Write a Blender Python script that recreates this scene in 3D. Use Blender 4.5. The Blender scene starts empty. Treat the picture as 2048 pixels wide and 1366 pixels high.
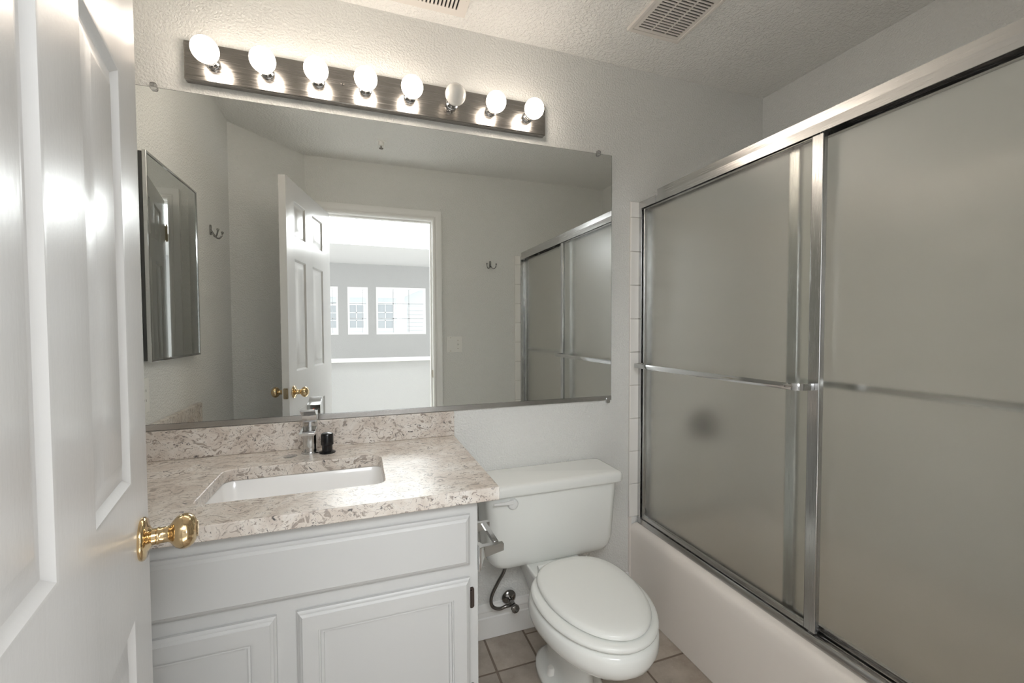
import bpy, bmesh, math, random
from mathutils import Vector, Matrix
PI = math.pi
scn = bpy.context.scene
COL = scn.collection

# ------------------------------------------------------------------ camera
cd = bpy.data.cameras.new('camera'); cam = bpy.data.objects.new('camera', cd); COL.objects.link(cam)
cd.sensor_width = 36.0; cd.lens = 15.161; cd.clip_start = 0.01; cd.clip_end = 200
Rv = Vector((0.94292773, -0.33298047, -0.00336255)); Uv = Vector((0.0135928, 0.02839852, 0.99950426)); Fv = Vector((0.3327199, 0.94250598, -0.03130389))
m = Matrix.Identity(4)
for i in range(3):
    m[i][0] = Rv[i]; m[i][1] = Uv[i]; m[i][2] = -Fv[i]
m[0][3], m[1][3], m[2][3] = 0.0, -1.6803, 1.2749
cam.matrix_world = m
scn.camera = cam

# ------------------------------------------------------------------ world, lights, exposure
w = bpy.data.worlds.new('sky'); scn.world = w; w.use_nodes = True
bg = w.node_tree.nodes['Background']; bg.inputs[0].default_value = (0.97, 0.985, 1.0, 1); bg.inputs[1].default_value = 0.30
scn.view_settings.view_transform = 'Standard'; scn.view_settings.look = 'None'
scn.view_settings.exposure = 2.48; scn.view_settings.gamma = 1.0; scn.view_settings.use_curve_mapping = False
scn.cycles.use_denoising = True
scn.cycles.max_bounces = 14; scn.cycles.diffuse_bounces = 10; scn.cycles.glossy_bounces = 7; scn.cycles.transmission_bounces = 10
scn.cycles.sample_clamp_indirect = 6.0
scn.cycles.blur_glossy = 0.3

def area(name, loc, target, sx, sy, power, color=(1, 1, 1)):
    l = bpy.data.lights.new(name, 'AREA'); l.shape = 'RECTANGLE'; l.size = sx; l.size_y = sy
    l.energy = power; l.color = color
    o = bpy.data.objects.new(name, l); COL.objects.link(o); o.location = loc
    d = Vector(target) - Vector(loc); o.rotation_euler = d.to_track_quat('-Z', 'Y').to_euler()
    return o
# added unseen fill lamps: two at the landing sides, one near its ceiling
area('landing_side_fill', (-2.9, -3.9, 1.6), (0.3, -3.6, 1.0), 3.0, 1.8, 12, (0.97, 0.985, 1.0))
area('landing_side_fill', (3.4, -3.9, 1.6), (0.3, -3.6, 1.2), 3.0, 1.8, 12, (0.97, 0.985, 1.0))
area('landing_top_fill', (0.15, -2.4, 2.38), (0.2, -1.2, 0.9), 1.5, 0.95, 11, (0.955, 0.985, 1.0))
def bounce_spot(loc, power, cone):  # unseen spots added to bounce light off the landing floor into the bathroom
    l = bpy.data.lights.new('landing_bounce_fill', 'SPOT'); l.energy = power; l.spot_size = math.radians(cone); l.spot_blend = 0.3
    l.shadow_soft_size = 0.06; l.color = (0.96, 0.985, 1.0)
    o = bpy.data.objects.new('landing_bounce_fill', l); COL.objects.link(o); o.location = loc
for px, py in ((-0.45, -2.05), (0.2, -2.05), (0.85, -2.05)): bounce_spot((px, py, 2.42), 85, 26)

# ------------------------------------------------------------------ material helpers
def mat(name, color=(0.8, 0.8, 0.8), rough=0.5, metal=0.0, **kw):
    M = bpy.data.materials.new(name); M.use_nodes = True
    b = M.node_tree.nodes['Principled BSDF']
    b.inputs['Base Color'].default_value = (*color, 1); b.inputs['Roughness'].default_value = rough
    b.inputs['Metallic'].default_value = metal
    for k, v in kw.items():
        b.inputs[k].default_value = v
    return M
def N(M, t, **props):
    n = M.node_tree.nodes.new(t)
    for k, v in props.items(): setattr(n, k, v)
    return n
def L(M, a, b): M.node_tree.links.new(a, b)
def bsdf(M): return M.node_tree.nodes['Principled BSDF']
def coords(M, scale=(1, 1, 1), rot=(0, 0, 0)):
    tc = N(M, 'ShaderNodeTexCoord'); mp = N(M, 'ShaderNodeMapping')
    mp.inputs['Scale'].default_value = scale; mp.inputs['Rotation'].default_value = rot
    L(M, tc.outputs['Object'], mp.inputs['Vector']); return mp.outputs['Vector']
def noise(M, vec, scale, detail=2, rough=0.5, dist=0.0):
    n = N(M, 'ShaderNodeTexNoise'); n.inputs['Scale'].default_value = scale; n.inputs['Detail'].default_value = detail
    n.inputs['Roughness'].default_value = rough; n.inputs['Distortion'].default_value = dist
    L(M, vec, n.inputs['Vector']); return n
def ramp(M, fac, stops):
    r = N(M, 'ShaderNodeValToRGB'); e = r.color_ramp.elements
    while len(e) < len(stops): e.new(0.5)
    for el, (p, c) in zip(e, stops): el.position = p; el.color = (*c, 1) if len(c) == 3 else c
    L(M, fac, r.inputs['Fac']); return r.outputs['Color']
def bump(M, height, strength, dist):
    b = N(M, 'ShaderNodeBump'); b.inputs['Strength'].default_value = strength; b.inputs['Distance'].default_value = dist
    L(M, height, b.inputs['Height']); L(M, b.outputs['Normal'], bsdf(M).inputs['Normal']); return b
def mix(M, fac, a, b):
    x = N(M, 'ShaderNodeMix', data_type='RGBA')
    for s, v in ((x.inputs[0], fac), (x.inputs[6], a), (x.inputs[7], b)):
        if isinstance(v, (tuple, float, int)): s.default_value = (*v, 1) if isinstance(v, tuple) else v
        else: L(M, v, s)
    return x.outputs[2]

def paint(name, color, scale=130, strength=0.65, dist=0.0025, rough=0.55):
    M = mat(name, color, rough)
    v = coords(M)
    n = noise(M, v, scale, 2.5, 0.55, 0.2)
    r = ramp(M, n.outputs['Fac'], [(0.38, (0, 0, 0)), (0.62, (1, 1, 1))])
    bump(M, r, strength, dist)
    return M
M_wall = paint('orange_peel_wall_paint', (0.81, 0.81, 0.79))
M_ceil = paint('textured_ceiling_paint', (0.85, 0.845, 0.825), 90, 0.9, 0.003)
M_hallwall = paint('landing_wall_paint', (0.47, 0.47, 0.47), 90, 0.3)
M_hallceil = paint('landing_ceiling_paint', (0.85, 0.85, 0.85), 90, 0.3)
M_trim = mat('white_trim_paint', (0.88, 0.875, 0.86), 0.3)
def door_paint():
    M = mat('white_gloss_door_paint', (0.66, 0.655, 0.65), 0.27)
    v = coords(M, (14, 14, 1.2)); n = noise(M, v, 7, 4, 0.6, 0.3)
    v2 = coords(M, (1, 1, 1)); n2 = noise(M, v2, 160, 1, 0.5)
    a = N(M, 'ShaderNodeMath', operation='ADD'); L(M, n.outputs['Fac'], a.inputs[0])
    ms = N(M, 'ShaderNodeMath', operation='MULTIPLY'); ms.inputs[1].default_value = 0.5; L(M, n2.outputs['Fac'], ms.inputs[0]); L(M, ms.outputs[0], a.inputs[1])
    bump(M, a.outputs[0], 0.22, 0.0009)
    return M
M_door = door_paint()
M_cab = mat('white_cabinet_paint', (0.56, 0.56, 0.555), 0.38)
M_groove = mat('cabinet_groove_shadow', (0.60, 0.585, 0.56), 0.5)
M_porc = mat('toilet_porcelain', (0.85, 0.86, 0.835), 0.13)
M_seat = mat('toilet_seat_plastic', (0.85, 0.86, 0.835), 0.2)
M_sink = mat('sink_porcelain', (0.90, 0.895, 0.89), 0.1)
M_tub = mat('tub_enamel', (0.84, 0.79, 0.745), 0.22)
M_mirror = mat('mirror_silver', (0.88, 0.90, 0.885), 0.0, 1.0)
M_medmirror = mat('cabinet_mirror_silver', (0.80, 0.82, 0.81), 0.0, 1.0)
M_chrome = mat('polished_chrome', (0.62, 0.62, 0.62), 0.08, 1.0)
M_hook = mat('hook_chrome', (0.34, 0.34, 0.33), 0.15, 1.0)
M_darkchrome = mat('dark_chrome', (0.28, 0.27, 0.26), 0.12, 1.0)
M_brass = mat('polished_brass', (0.70, 0.53, 0.31), 0.1, 1.0)
M_oldbrass = mat('aged_brass_plate', (0.42, 0.36, 0.26), 0.35, 1.0)
M_bronze = mat('dark_bronze', (0.05, 0.035, 0.03), 0.35, 0.6)
M_black = mat('black_plastic', (0.006, 0.006, 0.007), 0.18)
M_blackmatte = mat('dark_slot', (0.01, 0.01, 0.01), 0.8)
M_plate = mat('white_plastic', (0.88, 0.87, 0.84), 0.35)
M_vent = mat('painted_vent_metal', (0.74, 0.70, 0.66), 0.4)
M_clear = mat('clear_plastic', (0.9, 0.9, 0.9), 0.1, **{'Transmission Weight': 0.9, 'IOR': 1.45})
M_siding = mat('white_house_siding', (0.82, 0.86, 0.87), 0.6)
M_white = mat('white_exterior_trim', (0.9, 0.9, 0.9), 0.5)
M_pane = mat('window_glass_dark', (0.55, 0.58, 0.60), 0.08)
M_glassclear = mat('clear_window_glass', (1, 1, 1), 0.0, **{'Transmission Weight': 1.0, 'IOR': 1.02})
M_hallfloor = mat('landing_carpet', (0.74, 0.72, 0.68), 0.9)
def brushed(name, color, rough, axis):
    M = mat(name, color, rough, 1.0)
    s = [60, 60, 60]; s[axis] = 1.2
    n = noise(M, coords(M, tuple(s)), 8, 3, 0.6)
    r = ramp(M, n.outputs['Fac'], [(0.3, (rough * 0.7,) * 3), (0.7, (rough * 1.5,) * 3)])
    L(M, r, bsdf(M).inputs['Roughness'])
    return M
M_alu_y = brushed('brushed_aluminium_rail', (0.58, 0.575, 0.57), 0.2, 1)
M_alu_z = brushed('brushed_aluminium_stile', (0.56, 0.56, 0.56), 0.2, 2)
M_bar = brushed('worn_chrome_light_bar', (0.34, 0.32, 0.30), 0.22, 0)
def frosted():
    M = mat('obscured_shower_glass', (0.985, 0.995, 0.965), 0.24, 0.0, **{'Transmission Weight': 1.0, 'IOR': 1.45})
    n = noise(M, coords(M), 420, 2, 0.6)
    bump(M, n.outputs['Fac'], 0.25, 0.0008)
    return M
M_frost = frosted()
def quartz():
    M = mat('speckled_quartz', (0.8, 0.75, 0.7), 0.3)
    v = coords(M)
    warp = noise(M, v, 7, 3, 0.6)
    mx = N(M, 'ShaderNodeVectorMath', operation='SCALE'); mx.inputs['Scale'].default_value = 0.16
    L(M, warp.outputs['Color'], mx.inputs[0])
    ad = N(M, 'ShaderNodeVectorMath', operation='ADD'); L(M, v, ad.inputs[0]); L(M, mx.outputs[0], ad.inputs[1])
    def st(scale, rot):
        mp = N(M, 'ShaderNodeMapping'); mp.inputs['Scale'].default_value = scale; mp.inputs['Rotation'].default_value = rot
        L(M, ad.outputs[0], mp.inputs['Vector']); return mp.outputs['Vector']
    base = noise(M, st((1, 1, 1), (0, 0, 0)), 16, 4, 0.6)
    c = ramp(M, base.outputs['Fac'], [(0.30, (0.56, 0.48, 0.42)), (0.5, (0.70, 0.64, 0.58)), (0.7, (0.80, 0.765, 0.725))])
    g1 = noise(M, st((1.0, 2.6, 1.6), (0, 0, 0.35)), 42, 3, 0.6, 0.8)
    f1 = ramp(M, g1.outputs['Fac'], [(0.56, (0, 0, 0)), (0.62, (1, 1, 1))])
    c = mix(M, f1, c, (0.36, 0.305, 0.265))
    g2 = noise(M, st((1.0, 2.8, 1.8), (0, 0, -0.2)), 85, 3, 0.65, 1.0)
    f2 = ramp(M, g2.outputs['Fac'], [(0.60, (0, 0, 0)), (0.65, (1, 1, 1))])
    c = mix(M, f2, c, (0.20, 0.175, 0.165))
    g3 = noise(M, st((1.3, 1.6, 1.3), (0.4, 0, 0.9)), 34, 3, 0.7, 0.4)
    f3 = ramp(M, g3.outputs['Fac'], [(0.645, (0, 0, 0)), (0.69, (1, 1, 1))])
    c = mix(M, f3, c, (0.10, 0.092, 0.09))
    L(M, c, bsdf(M).inputs['Base Color'])
    return M
M_quartz = quartz()
def floortile():
    M = mat('beige_floor_tile', (0.46, 0.40, 0.35), 0.38)
    v = coords(M); n = noise(M, v, 9, 6, 0.65); n2 = noise(M, v, 60, 3, 0.6)
    c = ramp(M, n.outputs['Fac'], [(0.3, (0.33, 0.275, 0.225)), (0.55, (0.44, 0.385, 0.33)), (0.75, (0.52, 0.46, 0.40))])
    c = mix(M, ramp(M, n2.outputs['Fac'], [(0.6, (0, 0, 0)), (0.8, (0.5, 0.5, 0.5))]), c, (0.56, 0.51, 0.46))
    L(M, c, bsdf(M).inputs['Base Color']); bump(M, n.outputs['Fac'], 0.3, 0.002)
    return M
M_tilefloor = floortile()
M_grout = mat('brown_grout', (0.22, 0.175, 0.14), 0.85)
M_walltile = mat('white_wall_tile', (0.88, 0.86, 0.83), 0.18)
M_walltile_grout = mat('wall_tile_grout', (0.62, 0.60, 0.57), 0.7)
def bulbmat(name, col, strength):
    M = mat(name, (0.9, 0.88, 0.84), 0.15)
    b = bsdf(M); b.inputs['Emission Color'].default_value = (*col, 1); b.inputs['Emission Strength'].default_value = strength
    return M
M_lit = bulbmat('lit_opal_bulb', (1.0, 0.88, 0.75), 2.7)
M_unlit = bulbmat('unlit_opal_bulb', (1.0, 0.9, 0.85), 0.0)

# ------------------------------------------------------------------ object helpers
ORG = {}
def props(o, label=None, cat=None, group=None, kind=None):
    for k, v in (('label', label), ('category', cat), ('group', group), ('kind', kind)):
        if v: o[k] = v
    return o
def obj(name, bm, material, parent=None, label=None, cat=None, group=None, kind=None, bevel=0.0, seg=2, angle=35, origin=None):
    bmesh.ops.remove_doubles(bm, verts=bm.verts, dist=1e-6)
    bmesh.ops.recalc_face_normals(bm, faces=bm.faces)
    org = Vector(origin) if origin is not None else (ORG[parent.name] if parent else Vector((0, 0, 0)))
    for v in bm.verts: v.co -= org
    me = bpy.data.meshes.new(name); bm.to_mesh(me); bm.free()
    for p in me.polygons: p.use_smooth = True
    me.set_sharp_from_angle(angle=math.radians(angle))
    mats = material if isinstance(material, (list, tuple)) else [material]
    for x in mats: me.materials.append(x)
    o = bpy.data.objects.new(name, me); COL.objects.link(o)
    if parent: o.parent = parent
    else: o.location = org
    ORG[o.name] = org
    if bevel:
        b = o.modifiers.new('bevel', 'BEVEL'); b.width = bevel; b.segments = seg; b.limit_method = 'ANGLE'; b.angle_limit = math.radians(40)
        b.harden_normals = False
    return props(o, label, cat, group, kind)
def thing(name, label, cat, loc, group=None, kind=None):
    o = bpy.data.objects.new(name, None); COL.objects.link(o); o.location = loc; o.empty_display_size = 0.05
    ORG[o.name] = Vector(loc)
    return props(o, label, cat, group, kind)
def copy_tree(o, parent=None):
    c = o.copy(); COL.objects.link(c); c.parent = parent
    ORG[c.name] = ORG[o.name]
    for ch in list(o.children): copy_tree(ch, c)
    return c
def nb(): return bmesh.new()
def box(bm, x0, x1, y0, y1, z0, z1, mi=0):
    v = [bm.verts.new((x, y, z)) for z in (z0, z1) for y in (y0, y1) for x in (x0, x1)]
    for f in ((0, 2, 3, 1), (4, 5, 7, 6), (0, 1, 5, 4), (2, 6, 7, 3), (0, 4, 6, 2), (1, 3, 7, 5)):
        bm.faces.new([v[i] for i in f]).material_index = mi
def mbox(x0, x1, y0, y1, z0, z1):
    bm = nb(); box(bm, x0, x1, y0, y1, z0, z1); return bm
def loft(bm, rings, cap0=True, cap1=True, closed=True, mi=0):
    R = [[bm.verts.new(p) for p in r] for r in rings]
    n = len(R[0])
    for a, b in zip(R, R[1:]):
        for i in range(n if closed else n - 1):
            j = (i + 1) % n
            try: bm.faces.new((a[i], a[j], b[j], b[i])).material_index = mi
            except ValueError: pass
    if cap0: bm.faces.new(R[0][::-1]).material_index = mi
    if cap1: bm.faces.new(R[-1]).material_index = mi
def lathe(bm, prof, origin, axis=(0, 0, 1), n=32, mi=0):
    A = Vector(axis).normalized(); q = A.to_track_quat('Z', 'Y'); o = Vector(origin)
    rings = []
    for r, h in prof:
        r = max(r, 1e-5)
        rings.append([o + q @ Vector((r * math.cos(2 * PI * i / n), r * math.sin(2 * PI * i / n), h)) for i in range(n)])
    loft(bm, rings, mi=mi)
def smooth_path(pts, k=6):
    P = [Vector(p) for p in pts]; out = []
    for i in range(len(P) - 1):
        p0 = P[max(i - 1, 0)]; p1 = P[i]; p2 = P[i + 1]; p3 = P[min(i + 2, len(P) - 1)]
        for s in range(k):
            t = s / k
            out.append(0.5 * ((2 * p1) + (p2 - p0) * t + (2 * p0 - 5 * p1 + 4 * p2 - p3) * t * t + (3 * p1 - p0 - 3 * p2 + p3) * t ** 3))
    out.append(P[-1]); return out
def sweep(bm, pts, sec, up=(0, 0, 1), caps=True):
    P = [Vector(p) for p in pts]; rings = []
    upv = Vector(up)
    for i, p in enumerate(P):
        t = (P[min(i + 1, len(P) - 1)] - P[max(i - 1, 0)]).normalized()
        s = t.cross(upv)
        if s.length < 1e-4: s = t.cross(Vector((1, 0, 0.01)))
        s.normalize(); u = s.cross(t).normalized()
        rings.append([p + s * a + u * b for a, b in sec])
    loft(bm, rings, caps, caps)
def circ(r, n=14): return [(r * math.cos(2 * PI * i / n), r * math.sin(2 * PI * i / n)) for i in range(n)]
def tube(bm, pts, r, n=14, k=6, up=(0, 0, 1)): sweep(bm, smooth_path(pts, k) if k > 1 else pts, circ(r, n), up)
def polyext(bm, loops, w0, w1, f, mi=0):
    """extrude a 2D outline with holes; f(u,v,w) -> xyz"""
    edges = []; V = []
    for lp in loops:
        vs = [bm.verts.new(f(u, v, w0)) for u, v in lp]; V.append(vs)
        for i in range(len(vs)): edges.append(bm.edges.new((vs[i], vs[(i + 1) % len(vs)])))
    r = bmesh.ops.triangle_fill(bm, use_beauty=True, use_dissolve=False, edges=edges)
    faces = [g for g in r['geom'] if isinstance(g, bmesh.types.BMFace)]
    top = {}
    for lp, vs in zip(loops, V):
        for (u, v), a in zip(lp, vs): top[a] = bm.verts.new(f(u, v, w1))
    for fc in faces:
        fc.material_index = mi
        bm.faces.new([top[v] for v in fc.verts]).material_index = mi
    for vs in V:
        for i in range(len(vs)):
            a, b = vs[i], vs[(i + 1) % len(vs)]
            bm.faces.new((a, b, top[b], top[a])).material_index = mi
def rect(x0, x1, y0, y1): return [(x0, y0), (x1, y0), (x1, y1), (x0, y1)]
def rrect(x0, x1, y0, y1, r, n=6):
    out = []
    for cx, cy, a0 in ((x1 - r, y1 - r, 0), (x0 + r, y1 - r, 90), (x0 + r, y0 + r, 180), (x1 - r, y0 + r, 270)):
        for i in range(n + 1):
            a = math.radians(a0 + 90 * i / n); out.append((cx + r * math.cos(a), cy + r * math.sin(a)))
    return out
def XY(u, v, w_): return (u, v, w_)
def XZ(u, v, w_): return (u, w_, v)
def YZ(u, v, w_): return (w_, u, v)
def struct(name, bm, material, label=None, cat=None, **k): return obj(name, bm, material, None, label, cat, kind='structure', **k)

# key dimensions
XL, XR, LY, ZC = -0.686, 1.9535, -1.553, 2.438
YD, XD = -1.175, -0.335          # the diagonal wall runs (XL,YD) -> (XD,LY)
OX0, OX1, OZ = -0.228, 0.514, 2.068   # door opening
TX = 1.165                       # outer face of tub and tile edge

# ------------------------------------------------------------------ room shell
struct('wall_back', mbox(XL - 0.1, XR + 0.1, 0, 0.1, 0, ZC), M_wall, 'light grey textured wall behind the mirror and toilet', 'wall')
struct('wall_left', mbox(XL - 0.1, XL, YD, 0, 0, ZC), M_wall, 'light grey side wall carrying the medicine cabinet', 'wall')
bm = nb(); polyext(bm, [[(XL, YD), (XD, LY), (XD, LY - 0.1), (XL - 0.1, LY - 0.1), (XL - 0.1, YD)]], 0, ZC, XY)
struct('wall_diagonal', bm, M_wall, 'short angled grey wall behind the open door', 'wall')
bm = nb(); polyext(bm, [[(XD, 0), (OX0 - 0.015, 0), (OX0 - 0.015, OZ + 0.015), (OX1 + 0.015, OZ + 0.015), (OX1 + 0.015, 0), (XR + 0.1, 0), (XR + 0.1, ZC), (XD, ZC)]], LY - 0.107, LY, XZ)
struct('wall_front', bm, M_wall, 'grey wall with the doorway, seen in the mirror', 'wall')
struct('wall_right', mbox(XR, XR + 0.1, LY, 0, 0, ZC), M_wall, 'grey wall above the far side of the tub', 'wall')
struct('ceiling', mbox(XL - 0.1, XR + 0.1, LY - 0.107, 0.1, ZC, ZC + 0.06), M_ceil, 'textured off-white bathroom ceiling', 'ceiling')

# floor: grout bed and raised tiles
bm = nb(); box(bm, XL - 0.1, XR + 0.1, LY - 0.107, 0.1, -0.05, -0.0025, 1)
g = 0.0045
def tilerect(x0, x1, y0, y1):
    y0 = max(y0, LY - 0.107); y1 = min(y1, -0.001)
    if y1 - y0 < 0.01: return
    a = [(x0 + g, y0 + g), (x1 - g, y0 + g), (x1 - g, y1 - g), (x0 + g, y1 - g)]
    b = [(x0 + g + 0.002, y0 + g + 0.002), (x1 - g - 0.002, y0 + g + 0.002), (x1 - g - 0.002, y1 - g - 0.002), (x0 + g + 0.002, y1 - g - 0.002)]
    loft(bm, [[(x, y, -0.003) for x, y in a], [(x, y, -0.001) for x, y in a], [(x, y, 0.0) for x, y in b]])
cols = [(-0.686, -0.35, -0.03), (-0.35, -0.02, -0.187), (-0.02, 0.297, -0.03), (0.297, 0.464, -0.187), (0.464, 0.632, -0.187), (0.632, 0.99, -0.038), (0.99, 1.40, -0.038)]
for x0, x1, y in cols:
    ys = [y - 0.307 * k for k in range(-1, 6)]
    for a, b in zip(ys, ys[1:]): tilerect(x0, x1, b, a)
struct('floor', bm, [M_tilefloor, M_grout], 'beige brown stone-look floor tiles with brown grout', 'floor')

# baseboard behind the toilet
def baseprof(): return [(0, 0), (0.014, 0), (0.014, 0.084), (0.0105, 0.088), (0.0105, 0.108), (0.014, 0.112), (0.0135, 0.120), (0.007, 0.130), (0.006, 0.137), (0.002, 0.14), (0, 0.14)]
bm = nb(); rings = [[(x, -a - 0.0005, b + 0.001) for a, b in baseprof()] for x in (0.2925, TX - 0.001)]
loft(bm, rings); struct('baseboard_back', bm, M_trim, 'white moulded baseboard behind the toilet', 'baseboard')
bm = nb(); rings = [[(x, LY + a + 0.0005, b + 0.001) for a, b in baseprof()] for x in (OX1 + 0.070, TX - 0.001)]
loft(bm, rings); struct('baseboard_front', bm, M_trim, 'white baseboard on the doorway wall', 'baseboard')

# door casing and jamb (trim_1)
def casing_ring(off, yy): # mitred path around the opening at outward offset
    return [(OX0 - off, 0.0), (OX0 - off, OZ + off), (OX1 + off, OZ + off), (OX1 + off, 0.0)]
prof = [(0.004, 0.0), (0.004, 0.009), (0.010, 0.012), (0.018, 0.0125), (0.022, 0.009), (0.028, 0.009), (0.034, 0.0145), (0.048, 0.017), (0.058, 0.019), (0.066, 0.019), (0.0665, 0.0)]
def casing(yw, sgn):
    b_ = nb(); cols_ = [casing_ring(o_, 0) for o_, d in prof]
    rings_ = []
    for k in range(4):
        rings_.append([(cols_[i][k][0], yw + sgn * (prof[i][1] + 0.0002), cols_[i][k][1]) for i in range(len(prof))])
    loft(b_, rings_); return b_
t1 = struct('trim_1', casing(LY, 1), M_trim, 'white moulded casing around the doorway', 'door casing')
obj('casing', casing(LY - 0.107, -1), M_trim, t1)
bm = nb(); T = 0.0148
polyext(bm, [[(OX0 - T, 0), (OX0, 0), (OX0, OZ), (OX1, OZ), (OX1, 0), (OX1 + T, 0), (OX1 + T, OZ + T), (OX0 - T, OZ + T)]], LY - 0.107, LY, XZ)
polyext(bm, [[(OX0, 0), (OX0 + 0.011, 0), (OX0 + 0.011, OZ - 0.011), (OX1 - 0.011, OZ - 0.011), (OX1 - 0.011, 0), (OX1, 0), (OX1, OZ), (OX0, OZ)]], LY - 0.075, LY - 0.04, XZ)
obj('jamb', bm, M_trim, t1, bevel=0.001)
bm = nb(); polyext(bm, [rrect(LY - 0.034, LY - 0.004, 0.905, 0.962, 0.006), rrect(LY - 0.026, LY - 0.012, 0.92, 0.947, 0.003)], OX1 - 0.0016, OX1 - 0.0001, YZ)
box(bm, OX1 - 0.0008, OX1 - 0.0002, LY - 0.026, LY - 0.012, 0.92, 0.947)
obj('strike_plate', bm, M_oldbrass, t1, label='brass strike plate')

# ------------------------------------------------------------------ six-panel door
def panel_grid(bm, us, vs, panels, prof_, f, base):
    """flat face split on us x vs; the cells listed in panels get the inset profile [(inset, depth)]"""
    for i in range(len(us) - 1):
        for j in range(len(vs) - 1):
            u0, u1, v0, v1 = us[i], us[i + 1], vs[j], vs[j + 1]
            if (i, j) in panels:
                rr = []
                for ins, dep in prof_:
                    rr.append([f(u0 + ins, v0 + ins, base - dep), f(u1 - ins, v0 + ins, base - dep), f(u1 - ins, v1 - ins, base - dep), f(u0 + ins, v1 - ins, base - dep)])
                loft(bm, rr, cap0=False)
            else:
                bm.faces.new([bm.verts.new(f(*p, base)) for p in ((u0, v0), (u1, v0), (u1, v1), (u0, v1))])
A = Vector((-0.344, -0.790, 0)); B = Vector((-0.186, -1.527, 0))
dS = (B - A).normalized(); dN = Vector((-dS.y, dS.x, 0))   # into the slab is -nrm
if dN.x < 0: dN = -dN
DW = (B - A).length; DT = 0.035
def DF(s, z, n): # n: distance out of the +x face (negative = into the slab)
    p = A + dS * s + dN * n; return (p.x, p.y, z)
door = thing('door_1', 'white six-panel door with brass knob standing open at left', 'door', tuple(A + dS * DW), kind='structure')
us = [0, 0.107, 0.287, 0.398, 0.602, DW]; vs = [0.012, 0.235, 0.845, 1.043, 1.650, 1.765, 1.957, 2.053]
pn = {(i, j) for i in (1, 3) for j in (1, 3, 5)}
dprof = [(0, 0), (0.004, 0.001), (0.010, 0.006), (0.014, 0.0085), (0.019, 0.0085), (0.045, 0.002), (0.048, 0.0015)]
bm = nb()
panel_grid(bm, us, vs, pn, dprof, lambda s, z, d: DF(s, z, d), 0.0)
panel_grid(bm, us, vs, pn, [(a, -b) for a, b in dprof], lambda s, z, d: DF(s, z, d), -DT)
# edges
for a, b in ((0, 'u'), (DW, 'u')):
    for z0, z1 in zip(vs, vs[1:]):
        bm.faces.new([bm.verts.new(DF(a, z, n)) for z, n in ((z0, 0), (z1, 0), (z1, -DT), (z0, -DT))])
for z in (vs[0], vs[-1]):
    for s0, s1 in zip(us, us[1:]):
        bm.faces.new([bm.verts.new(DF(s, z, n)) for s, n in ((s0, 0), (s1, 0), (s1, -DT), (s0, -DT))])
obj('door_slab', bm, M_door, door, angle=20)
def knob(side):
    b_ = nb(); ax = dN * side; o_ = Vector(DF(0.06, 0.942, 0 if side > 0 else -DT))
    lathe(b_, [(0.0, 0.0), (0.0325, 0.0), (0.0335, 0.002), (0.033, 0.005), (0.030, 0.0075), (0.021, 0.009), (0.016, 0.012), (0.013, 0.014), (0.0125, 0.019), (0.0135, 0.020), (0.0135, 0.0225), (0.0125, 0.0235),
               (0.0125, 0.034), (0.0145, 0.037), (0.019, 0.040), (0.0245, 0.045), (0.0275, 0.051), (0.028, 0.057), (0.0262, 0.063), (0.0225, 0.068), (0.0165, 0.0715), (0.009, 0.0735), (0.0001, 0.0742)], o_, ax, 40)
    lathe(b_, [(0.0135, 0.0726), (0.0125, 0.0738), (0.011, 0.0735)], o_, ax, 32)
    return b_
obj('door_knob', knob(1), M_brass, door, angle=50); obj('door_knob', knob(-1), M_brass, door, angle=50)
bm = nb()
polyext(bm, [rrect(-0.0295, -0.0055, 0.914, 0.970, 0.006)], -0.0012, 0.0, lambda n, z, s: DF(s, z, n))
polyext(bm, [rrect(-0.023, -0.012, 0.933, 0.952, 0.003)], -0.010, -0.0012, lambda n, z, s: DF(s, z, n))
for z in (0.922, 0.963): lathe(bm, [(0.0032, 0), (0.0028, 0.0012), (0.0001, 0.0014)], DF(-0.0012, z, -0.0175), tuple(-dS), 12)
obj('latch_plate', bm, M_oldbrass, door, label='aged brass latch plate')
for z in (0.22, 1.05, 1.86):
    b_ = nb(); pin = Vector(DF(DW + 0.005, z, -DT - 0.006))
    for k in range(5): lathe(b_, [(0.0062, 0.0), (0.0066, 0.001), (0.0066, 0.0165), (0.0062, 0.0175)], pin + Vector((0, 0, -0.044 + 0.0178 * k)), (0, 0, 1), 16)
    lathe(b_, [(0.005, -0.05), (0.005, 0.052), (0.003, 0.055), (0.0001, 0.056)], pin, (0, 0, 1), 12)
    polyext(b_, [rect(-DT - 0.003, -0.004, z - 0.044, z + 0.044)], DW, DW + 0.002, lambda n, zz, s: DF(s, zz, n))
    obj('hinge', b_, M_oldbrass, door, label='aged brass hinge')

# ------------------------------------------------------------------ wall mirror
mir = thing('wall_mirror', 'large frameless wall mirror above the vanity with metal bottom channel', 'mirror', (0.19, -0.003, 0.963))
MX0, MX1, MZ0, MZ1 = XL + 0.003, 1.0615, 0.963, 2.034
bm = mbox(MX0, MX1, -0.0065, -0.0005, MZ0, MZ1); obj('mirror_glass', bm, M_mirror, mir)
bm = nb(); e = 0.0009
for a in ((MX1, MX1 + e, MZ0, MZ1 + e), (MX0, MX1, MZ1, MZ1 + e)): box(bm, a[0], a[1], -0.0064, -0.0005, a[2], a[3])
obj('mirror_edge', bm, mat('mirror_edge_glass', (0.03, 0.05, 0.045), 0.2), mir, label='dark polished glass edge')
bm = nb(); loft(bm, [[(x, y, z) for y, z in ((-0.0005, 0.951), (-0.0105, 0.951), (-0.0105, 0.969), (-0.0085, 0.9695), (-0.0085, 0.9625), (-0.0005, 0.9625))] for x in (MX0, MX1)])
obj('bottom_channel', bm, M_alu_y, mir, label='aluminium channel')
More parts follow.
